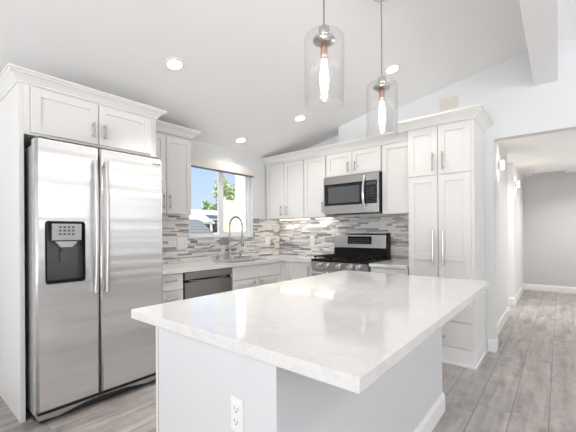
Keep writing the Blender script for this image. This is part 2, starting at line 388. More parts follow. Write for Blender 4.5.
# kitchen window: white vinyl slider in a plain drywall return
wroot = bpy.data.objects.new('window_1', None); COL.objects.link(wroot); wroot.location = (0, -1.15, WZ0); wroot['kind'] = 'structure'
fx0, fx1 = -0.10, -0.045
fm = MB()
fm.box(fx0, fx1, WY0, WY0 + 0.045, WZ0, WZ1); fm.box(fx0, fx1, WY1 - 0.045, WY1, WZ0, WZ1)
fm.box(fx0, fx1, WY0 + 0.045, WY1 - 0.045, WZ0, WZ0 + 0.04); fm.box(fx0, fx1, WY0 + 0.045, WY1 - 0.045, WZ1 - 0.045, WZ1)
fm.build('window_frame', VINYL, wroot, bevel=0.003)
MB().box(-0.092, -0.05, -1.184, -1.118, WZ0 + 0.04, WZ1 - 0.045).build('mullion', VINYL, wroot, bevel=0.003)
sm_ = MB(); sm_.box(-0.088, -0.06, -1.118, -1.10, WZ0 + 0.04, WZ1 - 0.045); sm_.box(-0.088, -0.06, -0.685, -0.649, WZ0 + 0.04, WZ1 - 0.045)
sm_.box(-0.088, -0.06, -1.10, -0.685, WZ0 + 0.04, WZ0 + 0.072); sm_.box(-0.088, -0.06, -1.10, -0.685, WZ1 - 0.08, WZ1 - 0.045)
sm_.build('sliding_sash', VINYL, wroot, bevel=0.003)
bx(-0.078, -0.074, WY0 + 0.045, -1.184, WZ0 + 0.04, WZ1 - 0.045).build('pane', WGLASS, wroot)
bx(-0.076, -0.072, -1.10, -0.685, WZ0 + 0.072, WZ1 - 0.08).build('pane', WGLASS, wroot)
bx(-0.045, 0.012, WY0, WY1, WZ0 - 0.004, WZ0 + 0.006).build('window_sill', VINYL, wroot, bevel=0.002)

# mosaic backsplash: individual thin strips on a grout bed, one mesh per wall
def mosaic(name, fr, u0, u1, z0, z1, hole=None, cool=0.0, w0=0.0):
    mb = MB(fr); rnd = random.Random(name)
    def bed(a, b, c, d):
        if b - a > 1e-3 and d - c > 1e-3: mb.box(a, b, c, d, w0, w0 + 0.005, 0)
    if hole:
        h0, h1, hz = hole
        bed(u0, h0, z0, z1); bed(h0, h1, z0, hz); bed(h1, u1, z0, z1)
    else: bed(u0, u1, z0, z1)
    z = z0 + 0.001
    while z < z1 - 0.006:
        h = rnd.choice([0.0155, 0.0155, 0.023, 0.023, 0.031]); h = min(h, z1 - z)
        segs = [(u0, u1)]
        if hole and z + h > hole[2]: segs = [(u0, hole[0]), (hole[1], u1)] if z > hole[2] - 0.004 else segs
        if hole and z < hole[2] - 0.004 < z + h: h = hole[2] - z
        for a, b in segs:
            u = a - rnd.random() * 0.15
            while u < b:
                l = rnd.choice([0.075, 0.10, 0.15, 0.15, 0.20, 0.30])
                c = rnd.choices(range(7), [5 - 2 * cool, 3 - 2.2 * cool, 3, 2.6 + cool, 1.5, 1.7 + 1.5 * cool, 2.5])[0]
                ua, ub_ = max(u, a), min(u + l - 0.0018, b)
                if ub_ - ua > 0.004: mb.box(ua, ub_, z, z + h - 0.0016, w0 + 0.004, w0 + rnd.choice([0.0075, 0.009, 0.0095]), 1 + c)
                u += l
        z += h
    return struct(name, mb, [GROUT] + TILES)
mosaic('backsplash_left', FA, -2.49, -0.0105, CT, 1.46, hole=(WY0, WY1, WZ0 - 0.006))
mosaic('backsplash_back', FB, 0.0, 2.238, CT, 1.46, cool=0.6)

# ------------------------------------------------------------------ cabinet helpers
def shaker(root, fr, u0, u1, v0, v1, w0, name='door', st=0.057, t=0.02, mid=None, mat=None):
    mb = MB(fr); rec = 0.010; u0 += 0.0013; u1 -= 0.0013; v0 += 0.001; v1 -= 0.001
    mb.box(u0, u0 + st, v0, v1, w0, w0 + t); mb.box(u1 - st, u1, v0, v1, w0, w0 + t)
    mb.box(u0 + st, u1 - st, v0, v0 + st, w0, w0 + t); mb.box(u0 + st, u1 - st, v1 - st, v1, w0, w0 + t)
    if mid: mb.box(u0 + st, u1 - st, mid[0], mid[1], w0, w0 + t)
    mb.box(u0 + st, u1 - st, v0 + st, v1 - st, w0, w0 + t - rec)
    return mb.build(name, mat or CAB, root, bevel=0.0015)
def slab(root, fr, u0, u1, v0, v1, w0, name='drawer', t=0.02, mat=None):
    return MB(fr).box(u0 + 0.0013, u1 - 0.0013, v0 + 0.001, v1 - 0.001, w0, w0 + t).build(name, mat or CAB, root, bevel=0.002)
def pull(parent, fr, u, v, w0, length=0.15, vertical=True, r=0.0072, mat=None):
    mb = MB(fr); h = length / 2; so_ = 0.030
    if vertical:
        mb.cyl((u, v - h, w0 + so_), (u, v + h, w0 + so_), r, 10)
        for d in (-0.72, 0.72): mb.cyl((u, v + d * h, w0), (u, v + d * h, w0 + so_), r * 0.85, 8)
    else:
        mb.cyl((u - h, v, w0 + so_), (u + h, v, w0 + so_), r, 10)
        for d in (-0.72, 0.72): mb.cyl((u + d * h, v, w0), (u + d * h, v, w0 + so_), r * 0.85, 8)
    return mb.build('handle', mat or NICKEL, parent)
CROWN = [(0.0, 0.0), (0.010, 0.0), (0.012, 0.012), (0.018, 0.018), (0.030, 0.034), (0.048, 0.052), (0.062, 0.060), (0.066, 0.070), (0.078, 0.074), (0.078, 0.090), (0.0, 0.090)]
def crown(path, z, parent=None, scale=1.0, mat=None):
    """Mitred crown moulding along a plan polyline; outward = right-hand side of travel."""
    P = [Vector(p) for p in path]; mb = MB(); n = len(CROWN); vs = []
    for i, p in enumerate(P):
        ns = []
        if i > 0: d = (P[i] - P[i - 1]).normalized(); ns.append(Vector((d.y, -d.x)))
        if i < len(P) - 1: d = (P[i + 1] - P[i]).normalized(); ns.append(Vector((d.y, -d.x)))
        nn = ns[0] if len(ns) == 1 else (ns[0] + ns[1]) / (1 + ns[0].dot(ns[1]))
        for o, h in CROWN: q = p + nn * (o * scale); vs.append((q.x, q.y, z + h * scale))
    for i in range(len(P) - 1):
        mb.raw(vs, [(i * n + k, i * n + (k + 1) % n, (i + 1) * n + (k + 1) % n, (i + 1) * n + k) for k in range(n)])
    mb.raw(vs, [tuple(range(n)), tuple(range((len(P) - 1) * n, len(P) * n))])
    return mb.build('crown_molding', mat or CAB, parent, weld=True)

# ------------------------------------------------------------------ refrigerator enclosure and refrigerator (left)
R = thing('fridge_cabinet', 'tall white enclosure and two-door shaker cabinet around and above the stainless refrigerator', 'cabinet', (0.35, -2.98, 0))
bx(0.003, 0.68, -3.476, -3.448, 0, 2.30).build('side_panel', CAB, R, bevel=0.0015)
bx(0.003, 0.68, -2.522, -2.496, 0, 2.30).build('side_panel', CAB, R, bevel=0.0015)
bx(0.003, 0.676, -3.448, -2.522, 1.93, 2.30).build('cabinet_box', CAB, R)
fr_ = MB(); fr_.box(0.676, 0.682, -3.448, -3.416, 1.93, 2.30); fr_.box(0.676, 0.682, -2.546, -2.522, 1.93, 2.30); fr_.box(0.676, 0.682, -3.416, -2.546, 2.262, 2.30)
fr_.build('face_frame', CAB, R)
d1 = shaker(R, FA, -3.413, -2.984, 1.944, 2.256, 0.677); d2 = shaker(R, FA, -2.979, -2.549, 1.944, 2.256, 0.677)
pull(d1, FA, -3.022, 2.045, 0.697, 0.115); pull(d2, FA, -2.942, 2.045, 0.697, 0.115)
crown([(0.003, -3.4765), (0.683, -3.4765), (0.683, -2.4955), (0.415, -2.4955)], 2.268, R, scale=0.85)

R = thing('refrigerator', 'large stainless steel side-by-side refrigerator with water dispenser in its left door', 'refrigerator', (0.45, -2.98, 0))
Y0, Y1, YM, FX, FZ0, FZ1 = -3.4276, -2.5327, -3.0383, 0.8497, 0.100, 1.8776
bx(0.05, 0.765, -3.42, -2.54, 0.05, 1.85).build('body', APPSIDE, R, bevel=0.004)
def fridge_door(y0, y1, hole=None):
    mb = MB(); r = 0.016; xb = 0.772; arc = []
    cs = [(y0 + r, PI), (y1 - r, PI / 2)]
    left = [(FX - r + r * math.sin(a), y0 + r - r * math.cos(a)) for a in [i * PI / 2 / 5 for i in range(6)]]
    right = [(FX - r + r * math.cos(a), y1 - r + r * math.sin(a)) for a in [i * PI / 2 / 5 for i in range(6)]]
    outline = [(xb, y0)] + left + right + [(xb, y1)]
    n = len(outline)
    vs = [(x, y, FZ0) for x, y in outline] + [(x, y, FZ1) for x, y in outline]
    mb.raw(vs, [tuple(range(n)), tuple(range(n, 2 * n))])
    for i in range(n):
        j = (i + 1) % n
        if i == 6 and hole: continue            # flat front replaced by a ring round the dispenser
        mb.raw(vs, [(i, j, n + j, n + i)], 0, 1 <= i < 6 or 7 <= i < 12)
    if hole:
        a0, a1, b0, b1, dep = hole; ya, yb = outline[6][1], outline[7][1]
        V = [(FX, ya, FZ0), (FX, yb, FZ0), (FX, yb, FZ1), (FX, ya, FZ1), (FX, a0, b0), (FX, a1, b0), (FX, a1, b1), (FX, a0, b1)]
        mb.raw(V, [(0, 1, 5, 4), (1, 2, 6, 5), (2, 3, 7, 6), (3, 0, 4, 7)])
        W = V[4:] + [(FX - dep, y, z) for _, y, z in V[4:]]
        mb.raw(W, [(0, 1, 5, 4), (1, 2, 6, 5), (2, 3, 7, 6), (3, 0, 4, 7), (4, 5, 6, 7)])
    return mb.build('door', STEEL, R, weld=True)
DY0, DY1, DZ0, DZ1 = -3.373, -3.141, 0.928, 1.338
ld = fridge_door(Y0, YM - 0.004, (DY0, DY1, DZ0, DZ1, 0.06)); rd = fridge_door(YM + 0.004, Y1)
# dispenser: dark rounded bezel, cavity liner, control panel, nozzle and paddle, drip tray
def rrect(u0, u1, v0, v1, r, n=5):
    pts = []
    for cu, cv, a0 in ((u1 - r, v1 - r, 0), (u0 + r, v1 - r, 1), (u0 + r, v0 + r, 2), (u1 - r, v0 + r, 3)):
        pts += [(cu + r * math.cos((a0 + i / n) * PI / 2), cv + r * math.sin((a0 + i / n) * PI / 2)) for i in range(n + 1)]
    return pts
o_, i_ = rrect(DY0 - 0.004, DY1 + 0.004, DZ0 - 0.004, DZ1 + 0.004, 0.022), rrect(DY0 + 0.006, DY1 - 0.006, DZ0 + 0.006, DZ1 - 0.006, 0.016)
n = len(o_); mb = MB()
V = [(FX + 0.0005, *p) for p in o_] + [(FX + 0.004, *p) for p in o_] + [(FX + 0.004, *p) for p in i_] + [(FX - 0.02, *p) for p in i_]
for q in range(3): mb.raw(V, [(q * n + k, q * n + (k + 1) % n, (q + 1) * n + (k + 1) % n, (q + 1) * n + k) for k in range(n)])
mb.build('dispenser_bezel', BLACK, ld)
lin = MB()
lin.box(FX - 0.0595, FX - 0.054, DY0 + 0.001, DY1 - 0.001, DZ0 + 0.001, DZ1 - 0.001)
lin.box(FX - 0.055, FX - 0.001, DY0 + 0.001, DY0 + 0.006, DZ0 + 0.001, DZ1 - 0.001); lin.box(FX - 0.055, FX - 0.001, DY1 - 0.006, DY1 - 0.001, DZ0 + 0.001, DZ1 - 0.001)
lin.box(FX - 0.055, FX - 0.001, DY0 + 0.006, DY1 - 0.006, DZ1 - 0.006, DZ1 - 0.001)
lin.build('dispenser_cavity', GREYPL, ld)
bx(FX - 0.054, FX + 0.001, DY0 + 0.007, DY1 - 0.007, DZ0 + 0.001, DZ0 + 0.016).build('drip_tray', BLACK, ld)
cp = MB(); cp.prism([(FX - 0.05, 1.205), (FX - 0.004, 1.212), (FX + 0.003, 1.325), (FX - 0.05, 1.325)], -3.337, -3.16, 'y'); cp.build('control_panel', SILVERPL, ld, bevel=0.003)
gl = MB()
for r_ in range(3):
    for c_ in range(4):
        yy = -3.298 + c_ * 0.026; zz = 1.248 + r_ * 0.024
        gl.box(FX - 0.004, FX + 0.0035, yy, yy + 0.015, zz, zz + 0.012)
gl.build('touch_button', GREYPL, ld)
nz = MB(); nz.prism([(-3.318, 1.205), (-3.18, 1.205), (-3.215, 1.165), (-3.283, 1.165)], FX - 0.05, FX - 0.012, 'x'); nz.build('dispenser_nozzle', SILVERPL, ld)
pd = MB(); pd.box(FX - 0.050, FX - 0.042, -3.28, -3.218, 1.06, 1.165); pd.box(FX - 0.045, FX - 0.03, -3.275, -3.223, 1.135, 1.16); pd.build('dispenser_paddle', GREYPL, ld, bevel=0.002)
for yy, par in ((-3.077, ld), (-3.002, rd)):
    hb = MB(); K = 15; zs = [0.835 + (1.785 - 0.835) * i / (K - 1) for i in range(K)]
    hb.tube([(FX + 0.034 + 0.020 * math.sin(PI * i / (K - 1)), yy, z) for i, z in enumerate(zs)], 0.0135, 12)
    hb.box(FX, FX + 0.036, yy - 0.010, yy + 0.010, 0.845, 0.875); hb.box(FX, FX + 0.036, yy - 0.010, yy + 0.010, 1.745, 1.775)
    hb.build('handle', HANDLEM, par)
bx(FX, FX + 0.002, -2.625, -2.552, 1.826, 1.836).build('badge', BADGE, rd)
gr = MB(); gr.prism([(-3.41, 0.030), (-3.30, 0.022), (-3.12, 0.050), (-2.98, 0.055), (-2.84, 0.050), (-2.66, 0.022), (-2.55, 0.030), (-2.55, 0.060), (-3.41, 0.060)], 0.74, 0.812, 'x')
gr.build('toe_grille', SILVERPL, R)
bx(0.70, 0.800, -3.412, -2.548, 0.0605, 0.0995).build('gap_shade_strip', RUBBER, R)  # dark strip stands in for shade in the gap below the doors
bx(0.72, 0.800, -3.40, -2.56, 0.008, 0.058).build('lower_grille_strip', RUBBER, R)
bx(0.30, 0.735, -3.40, -2.56, 0.012, 0.048).build('base_frame', RUBBER, R)
for yy in (-3.39, -2.57):
    for xx in (0.12, 0.70): MB().cyl((xx, yy, 0.0), (xx, yy, 0.05), 0.022, 14).build('foot', RUBBER, R)
for yy in (-3.40, -2.60): bx(0.70, 0.83, yy, yy + 0.045, 1.8785, 1.897).build('hinge_cover', GREYPL, R, bevel=0.004)

# ------------------------------------------------------------------ window wall: upper cabinet
def cab_box(root, x0, x1, y0, y1, z0, z1, mat=None): return bx(x0, x1, y0, y1, z0, z1).build('cabinet_box', mat or CAB, root, bevel=0.001)
UB, UT = 1.461, 2.300
R = thing('upper_cabinet', 'white two-door upper cabinet between the refrigerator and the window', 'cabinet', (0.16, -2.185, UB), 'white shaker upper cabinets')
cab_box(R, 0.003, 0.308, -2.493, -1.881, UB, UT)
d1 = shaker(R, FA, -2.490, -2.187, UB + 0.002, 2.262, 0.310); d2 = shaker(R, FA, -2.183, -1.883, UB + 0.002, 2.262, 0.310)
pull(d1, FA, -2.218, 1.58, 0.330, 0.15); pull(d2, FA, -2.150, 1.58, 0.330, 0.15)
crown([(0.331, -2.493), (0.331, -1.881), (0.003, -1.881)], 2.287, R, scale=0.95)

# window wall: base units
def base_box(R, fr, u0, u1, wf, mat=None):
    MB(fr).box(u0, u1, 0.10, 0.874, 0.02, wf).build('cabinet_box', mat or CAB, R)
    MB(fr).box(u0, u1, 0.0, 0.10, 0.05, wf - 0.06).build('toe_kick', TOE, R)
R = thing('drawer_cabinet', 'narrow white base cabinet with three drawers between refrigerator and dishwasher', 'cabinet', (0.32, -2.34, 0), 'white base cabinets')
base_box(R, FA, -2.493, -2.190, 0.608)
for v0, v1, hv in ((0.718, 0.868, 0.81), (0.42, 0.712, 0.64), (0.115, 0.414, 0.34)):
    d = slab(R, FA, -2.488, -2.194, v0, v1, 0.610); pull(d, FA, -2.336, hv, 0.630, 0.115, False)
R = thing('dishwasher', 'dark stainless dishwasher under the counter left of the sink', 'dishwasher', (0.32, -1.877, 0))
bx(0.03, 0.59, -2.180, -1.572, 0.10, 0.872).build('body', RUBBER, R)
bx(0.05, 0.55, -2.17, -1.58, 0.0, 0.10).build('toe_kick', RUBBER, R)
dd = bx(0.592, 0.632, -2.176, -1.576, 0.115, 0.765).build('door', STEELD, R, bevel=0.004)
bx(0.592, 0.634, -2.176, -1.576, 0.795, 0.868).build('control_panel', STEELD, R, bevel=0.004)
bx(0.592, 0.606, -2.174, -1.578, 0.767, 0.793).build('handle_recess', BLACK, R)
hp = MB(); hp.tube([(0.618, -2.12 + 0.48 * i / 12, 0.782 - 0.012 * math.sin(PI * i / 12)) for i in range(13)], 0.009, 8); hp.build('handle', STEELD, dd)
R = thing('sink_cabinet', 'wide white base cabinet with false drawer front below the sink', 'cabinet', (0.32, -1.13, 0), 'white base cabinets')
bm2 = MB(); bm2.box(0.02, 0.608, -1.562, -1.545, 0.10, 0.874); bm2.box(0.02, 0.608, -0.733, -0.716, 0.10, 0.874); bm2.box(0.02, 0.608, -1.545, -0.733, 0.10, 0.118); bm2.box(0.585, 0.608, -1.545, -0.733, 0.66, 0.874); bm2.box(0.585, 0.608, -1.545, -0.733, 0.118, 0.14)
bm2.build('cabinet_box', CAB, R); bx(0.05, 0.548, -1.562, -0.716, 0.0, 0.10).build('toe_kick', TOE, R)
slab(R, FA, -1.557, -0.720, 0.718, 0.868, 0.610, 'drawer_front')
d1 = shaker(R, FA, -1.557, -1.141, 0.115, 0.712, 0.610); d2 = shaker(R, FA, -1.136, -0.720, 0.115, 0.712, 0.610)
pull(d1, FA, -1.215, 0.62, 0.630, 0.13); pull(d2, FA, -1.10, 0.62, 0.630, 0.13)
R = thing('corner_cabinet', 'white base cabinet filling the corner left of the range', 'cabinet', (0.5, -0.3, 0), 'white base cabinets')
cc = MB(); cc.box(0.02, 0.608, -0.713, -0.02, 0.10, 0.874); cc.box(0.608, 1.058, -0.608, -0.02, 0.10, 0.874); cc.build('cabinet_box', CAB, R)
tk = MB(); tk.box(0.05, 0.548, -0.713, -0.05, 0.0, 0.10); tk.box(0.548, 1.058, -0.548, -0.05, 0.0, 0.10); tk.build('toe_kick', TOE, R)
fl = MB(); fl.box(0.608, 0.628, -0.713, -0.608, 0.115, 0.868); fl.box(0.628, 0.690, -0.628, -0.608, 0.115, 0.868); fl.build('filler', CAB, R)
d = shaker(R, FB, 0.695, 1.053, 0.115, 0.868, 0.610); pull(d, FB, 1.015, 0.755, 0.630, 0.15)

# L-shaped worktop with the undermount sink cut-out
SY0, SY1, SX0, SX1 = -1.50, -0.76, 0.145, 0.545
R = MB()
R.box(0.010, 0.65, -2.492, SY0, 0.8755, CT); R.box(0.010, SX0, SY0, SY1, 0.8755, CT); R.box(SX1, 0.65, SY0, SY1, 0.8755, CT); R.box(0.010, 0.65, SY1, -0.010, 0.8755, CT); R.box(0.65, 1.062, -0.65, -0.010, 0.8755, CT)
tag(R.build('countertop', QUARTZ, weld=True), 'L-shaped white quartz countertop running under the window to the range', 'countertop')
tag(bx(1.827, 2.238, -0.65, -0.010, 0.8755, CT).build('countertop', QUARTZ, bevel=0.002), 'short white quartz countertop between the range and the tall pantry', 'countertop')
R = thing('kitchen_sink', 'undermount stainless sink set in the counter below the window', 'sink', ((SX0 + SX1) / 2, (SY0 + SY1) / 2, 0.675))
b = MB(); t = 0.012
b.box(SX0 - t, SX1 + t, SY0 - t, SY1 + t, 0.680, 0.692); b.box(SX0 - t, SX0, SY0, SY1, 0.692, 0.875); b.box(SX1, SX1 + t, SY0, SY1, 0.692, 0.875); b.box(SX0 - t, SX1 + t, SY0 - t, SY0, 0.692, 0.875); b.box(SX0 - t, SX1 + t, SY1, SY1 + t, 0.692, 0.875)
b.build('basin', STEEL, R); MB().cyl((0.34, -1.13, 0.692), (0.34, -1.13, 0.696), 0.045, 20).build('drain', CHROME, R)

R = thing('faucet', 'tall arched spring pull-down kitchen faucet behind the sink', 'faucet', (0.085, -1.12, CT))
bxx, byy = 0.085, -1.12
MB().lathe((bxx, byy, CT), [(0.0, 0), (0.028, 0), (0.028, 0.012), (0.018, 0.02), (0.016, 0.16), (0.0, 0.16)], 20).build('base', FAUCETM, R)
ex, ey = 0.255, -1.055
arc = [(bxx, byy, CT + 0.15), (bxx, byy, CT + 0.30), (bxx, byy, CT + 0.44)]
for i in range(1, 13):
    a = PI * i / 12; t_ = (1 - math.cos(a)) / 2
    arc.append((bxx + (ex - bxx) * t_, byy + (ey - byy) * t_, CT + 0.44 + 0.115 * math.sin(a)))
arc += [(ex, ey, CT + 0.38), (ex, ey, CT + 0.30)]
MB().tube(arc, 0.0085, 10).build('neck', FAUCETM, R)
# spring coil round the neck
pts = []; turns = 46; tot = len(arc) - 2
Pv = [Vector(p) for p in arc[1:]]
for i in range(turns * 8 + 1):
    s_ = i / (turns * 8) * (len(Pv) - 1); k = min(int(s_), len(Pv) - 2); p = Pv[k].lerp(Pv[k + 1], s_ - k); tt = (Pv[k + 1] - Pv[k]).normalized()
    side = Vector((ey - byy, -(ex - bxx), 0)).normalized(); nn = tt.cross(side); a = 2 * PI * i / 8
    pts.append(p + (side * math.cos(a) + nn * math.sin(a)) * 0.0125)
MB().tube(pts, 0.0024, 5).build('spring', FAUCETM, R)
MB().lathe((ex, ey, CT + 0.17), [(0.0, 0), (0.016, 0), (0.019, 0.03), (0.016, 0.10), (0.011, 0.14), (0.0, 0.14)], 18).build('spray_head', FAUCETM, R)
mb = MB(); mb.tube([(bxx, byy, CT + 0.145), (ex, ey, CT + 0.235)], 0.006, 8); mb.build('holder_arm', FAUCETM, R)
mb = MB(); mb.tube([(bxx, byy, CT + 0.09), (bxx + 0.02, byy + 0.05, CT + 0.10), (bxx + 0.03, byy + 0.10, CT + 0.135)], [0.009, 0.007, 0.006], 8); mb.build('lever', FAUCETM, R)
for nm, lab, y_, h_ in (('soap_dispenser', 'small steel soap dispenser pump right of the faucet', -0.93, 0.085), ('air_gap', 'short steel air gap cap left of the faucet', -1.32, 0.06)):
    R = thing(nm, lab, 'soap dispenser' if 'soap' in nm else 'air gap', (0.085, y_, CT))
    MB().lathe((0.085, y_, CT), [(0.0, 0), (0.022, 0), (0.022, 0.006), (0.013, 0.012), (0.013, h_ - 0.01), (0.010, h_), (0.0, h_)] if 'soap' in nm else [(0.0, 0), (0.026, 0), (0.024, 0.008), (0.021, 0.012), (0.021, h_ - 0.01), (0.012, h_), (0.0, h_)], 16).build('base', FAUCETM, R)
    if 'soap' in nm: MB().tube([(0.085, y_, CT + h_ - 0.004), (0.10, y_, CT + h_ + 0.012), (0.15, y_, CT + h_ + 0.008)], 0.006, 8).build('spout', FAUCETM, R)

# window valance
R = thing('window_valance', 'beige fabric valance with hidden roller shade over the kitchen window', 'valance', (0.035, -1.17, 2.065))
bx(0.003, 0.068, -1.735, -0.612, 2.068, 2.185).build('cover', FABRIC, R, bevel=0.004)
bx(0.02, 0.052, -1.72, -0.63, 2.052, 2.068).build('shade_hem', BADGE, R)

# ------------------------------------------------------------------ back wall: upper cabinets
G = 'white shaker upper cabinets'
R = thing('upper_cabinet', 'white two-door upper cabinet in the corner right of the window', 'cabinet', (0.36, -0.16, UB), G)
cab_box(R, 0.003, 0.719, -0.308, -0.003, UB, UT)
d1 = shaker(R, FB, 0.022, 0.368, UB + 0.002, 2.262, 0.310); d2 = shaker(R, FB, 0.372, 0.717, UB + 0.002, 2.262, 0.310)
pull(d1, FB, 0.318, 1.57, 0.330, 0.14); pull(d2, FB, 0.424, 1.57, 0.330, 0.14)
R = thing('upper_cabinet', 'narrow white single-door upper cabinet left of the microwave', 'cabinet', (0.9, -0.16, UB), G)
cab_box(R, 0.723, 1.072, -0.308, -0.003, UB, UT)
d = shaker(R, FB, 0.727, 1.070, UB + 0.002, 2.262, 0.310); pull(d, FB, 1.035, 1.585, 0.330, 0.14)
R = thing('upper_cabinet', 'short white two-door cabinet directly above the microwave', 'cabinet', (1.46, -0.16, 1.955), G)
cab_box(R, 1.076, 1.836, -0.308, -0.003, 1.965, UT)
d1 = shaker(R, FB, 1.090, 1.459, 1.970, 2.262, 0.310); d2 = shaker(R, FB, 1.463, 1.834, 1.970, 2.262, 0.310)
pull(d1, FB, 1.412, 2.068, 0.330, 0.115); pull(d2, FB, 1.508, 2.068, 0.330, 0.115)
R = thing('upper_cabinet', 'white single-door upper cabinet between microwave and tall pantry', 'cabinet', (2.04, -0.16, UB), G)
cab_box(R, 1.845, 2.238, -0.308, -0.003, UB, UT)
shaker(R, FB, 1.848, 2.228, UB + 0.002, 2.262, 0.310)
o = crown([(0.003, -0.331), (2.2425, -0.331)], 2.290, None, scale=0.95)
tag(o, 'long white crown molding along the top of the back wall upper cabinets', 'molding')
R2 = MB(); R2.box(0.003, 2.238, -0.33, -0.309, 2.266, 2.296)
tag(R2.build('frieze_board', CAB), 'flat white frieze strip above the back wall cabinet doors', 'trim')

# under-cabinet lights (they glow on the tiles)
for i, (a, b_, lab) in enumerate(((0.10, 0.66, 'slim glowing light bar under the corner upper cabinet'), (0.76, 1.04, 'slim glowing light bar under the narrow upper cabinet left of the microwave'))):
    R = thing('undercabinet_light', lab, 'light', ((a + b_) / 2, -0.10, 1.447), 'under-cabinet light bars')
    bx(a, b_, -0.125, -0.075, 1.450, 1.4605).build('housing', PLATE, R); bx(a + 0.01, b_ - 0.01, -0.12, -0.08, 1.4475, 1.4502).build('diffuser', LEDW, R)
    ld_ = bpy.data.lights.new('light_strip', 'AREA'); ld_.shape = 'RECTANGLE'; ld_.size = b_ - a - 0.02; ld_.size_y = 0.04; ld_.energy = UNDERCAB_W * (b_ - a) / 0.4; ld_.color = (1, 0.84, 0.64)
    lo = bpy.data.objects.new('light_strip', ld_); COL.objects.link(lo); lo.parent = R; lo.location = (0, 0, -0.002)

# microwave
R = thing('microwave', 'stainless over-the-range microwave with dark window and curved handle', 'microwave', (1.459, -0.2, 1.489))
MX0, MX1, MZ0, MZ1, MF = 1.0795, 1.8395, 1.489, 1.956, 0.381
mb = MB(); mb.box(MX0, MX1, -0.345, -0.012, MZ0 + 0.012, MZ1); mb.box(MX1 - 0.007, MX1, -0.379, -0.345, MZ0 + 0.001, MZ1 - 0.001); mb.build('body', BLACK, R)
bx(MX0 + 0.01, MX1 - 0.01, -0.335, -0.03, MZ0, MZ0 + 0.012).build('vent_grille', RUBBER, R)
dm = MB(FB); DXR = 1.640
dm.box(MX0, DXR, 1.865, MZ1, 0.346, MF); dm.box(MX0, DXR, MZ0, 1.592, 0.346, MF); dm.box(MX0, MX0 + 0.012, 1.592, 1.865, 0.346, MF); dm.box(DXR - 0.004, DXR, 1.592, 1.865, 0.346, MF)
dr = dm.build('door', STEEL2, R)
MB(FB).box(MX0 + 0.012, DXR - 0.004, 1.592, 1.865, 0.346, MF - 0.002).build('door_glass', BLACKGLASS, dr)
wn_ = MB(FB); wn_.box(MX0 + 0.07, DXR - 0.055, 1.622, 1.825, MF - 0.002, MF - 0.0012); wn_.build('window_mesh', principled('smoked_window', (0.10, 0.105, 0.11), 0.12, var=0.03), dr)
pn = MB(FB); pn.box(DXR + 0.002, MX1 - 0.007, 1.865, MZ1, 0.346, MF); pn.box(DXR + 0.002, MX1 - 0.007, MZ0, 1.592, 0.346, MF); pn.box(MX1 - 0.03, MX1 - 0.007, 1.592, 1.865, 0.346, MF)
cpn = pn.build('control_panel', STEEL2, R)
MB(FB).box(DXR + 0.002, MX1 - 0.03, 1.592, 1.865, 0.346, MF - 0.001).build('keypad', BLACKGLASS, cpn)
MB(FB).box(DXR + 0.03, MX1 - 0.045, 1.815, 1.848, MF - 0.001, MF).build('display', principled('blue_display', (0.03, 0.04, 0.06), 0.1, emit=(0.35, 0.5, 0.7), estr=0.08), cpn)
kb = MB(FB)
for r_ in range(6):
    for c_ in range(3): kb.box(DXR + 0.032 + c_ * 0.036, DXR + 0.054 + c_ * 0.036, 1.612 + r_ * 0.031, 1.624 + r_ * 0.031, MF - 0.001, MF - 0.0004)
kb.build('key', principled('key_print', (0.06, 0.065, 0.07), 0.5), cpn)
hb = MB(); K = 13
hb.tube([(1.657, -(MF + 0.012 + 0.046 * math.sin(PI * i / (K - 1))), 1.512 + 0.405 * i / (K - 1)) for i in range(K)], 0.0155, 12); hb.build('handle', CHROME, dr)

# range
R = thing('gas_range', 'stainless gas range with black cast iron grates and raised back panel', 'range', (1.4445, -0.33, 0))
RX0, RX1, RF = 1.0665, 1.8225, 0.655
bx(RX0, RX1, -0.615, -0.02, 0.06, 0.905).build('body', APPSIDE, R)
bx(RX0 + 0.02, RX1 - 0.02, -0.58, -0.05, 0.0, 0.06).build('toe_kick', RUBBER, R)
bx(RX0, RX1, -0.66, -0.02, 0.905, 0.930).build('cooktop', BLACK, R, bevel=0.004)
pp = MB(); pp.prism([(-0.616, 0.80), (-0.648, 0.80), (-0.662, 0.90), (-0.616, 0.904)], RX0, RX1, 'x'); cpan = pp.build('control_panel', STEEL2, R)
for kx in (1.184, 1.291, 1.448, 1.598, 1.703):
    k_ = MB(); k_.ring((kx, -0.655, 0.856), (kx, -0.668, 0.858), 0.026, 0.026, 20); k_.ring((kx, -0.668, 0.858), (kx, -0.700, 0.862), 0.022, 0.019, 20); k_.build('knob', CHROME, cpan)
od = MB(FB); od.box(RX0, RX1, 0.725, 0.792, 0.617, 0.652); od.box(RX0, RX1, 0.26, 0.32, 0.617, 0.652); od.box(RX0, RX0 + 0.07, 0.32, 0.725, 0.617, 0.652); od.box(RX1 - 0.07, RX1, 0.32, 0.725, 0.617, 0.652)
odr = od.build('oven_door', STEEL2, R); MB(FB).box(RX0 + 0.07, RX1 - 0.07, 0.32, 0.725, 0.617, 0.649).build('oven_window', BLACKGLASS, odr)
mb = MB(); mb.cyl((RX0 + 0.05, -0.70, 0.765), (RX1 - 0.05, -0.70, 0.765), 0.013, 14)
for kx in (RX0 + 0.09, RX1 - 0.09): mb.cyl((kx, -0.652, 0.765), (kx, -0.70, 0.765), 0.009, 10)
mb.build('handle', CHROME, odr)
MB(FB).box(RX0, RX1, 0.075, 0.255, 0.617, 0.650).build('storage_drawer', STEEL2, R, bevel=0.003)
bg_ = MB(); bg_.prism([(-0.022, 0.930), (-0.118, 0.930), (-0.095, 1.05), (-0.022, 1.05)], RX0, RX1, 'x'); bgo = bg_.build('backguard_base', BLACK, R)
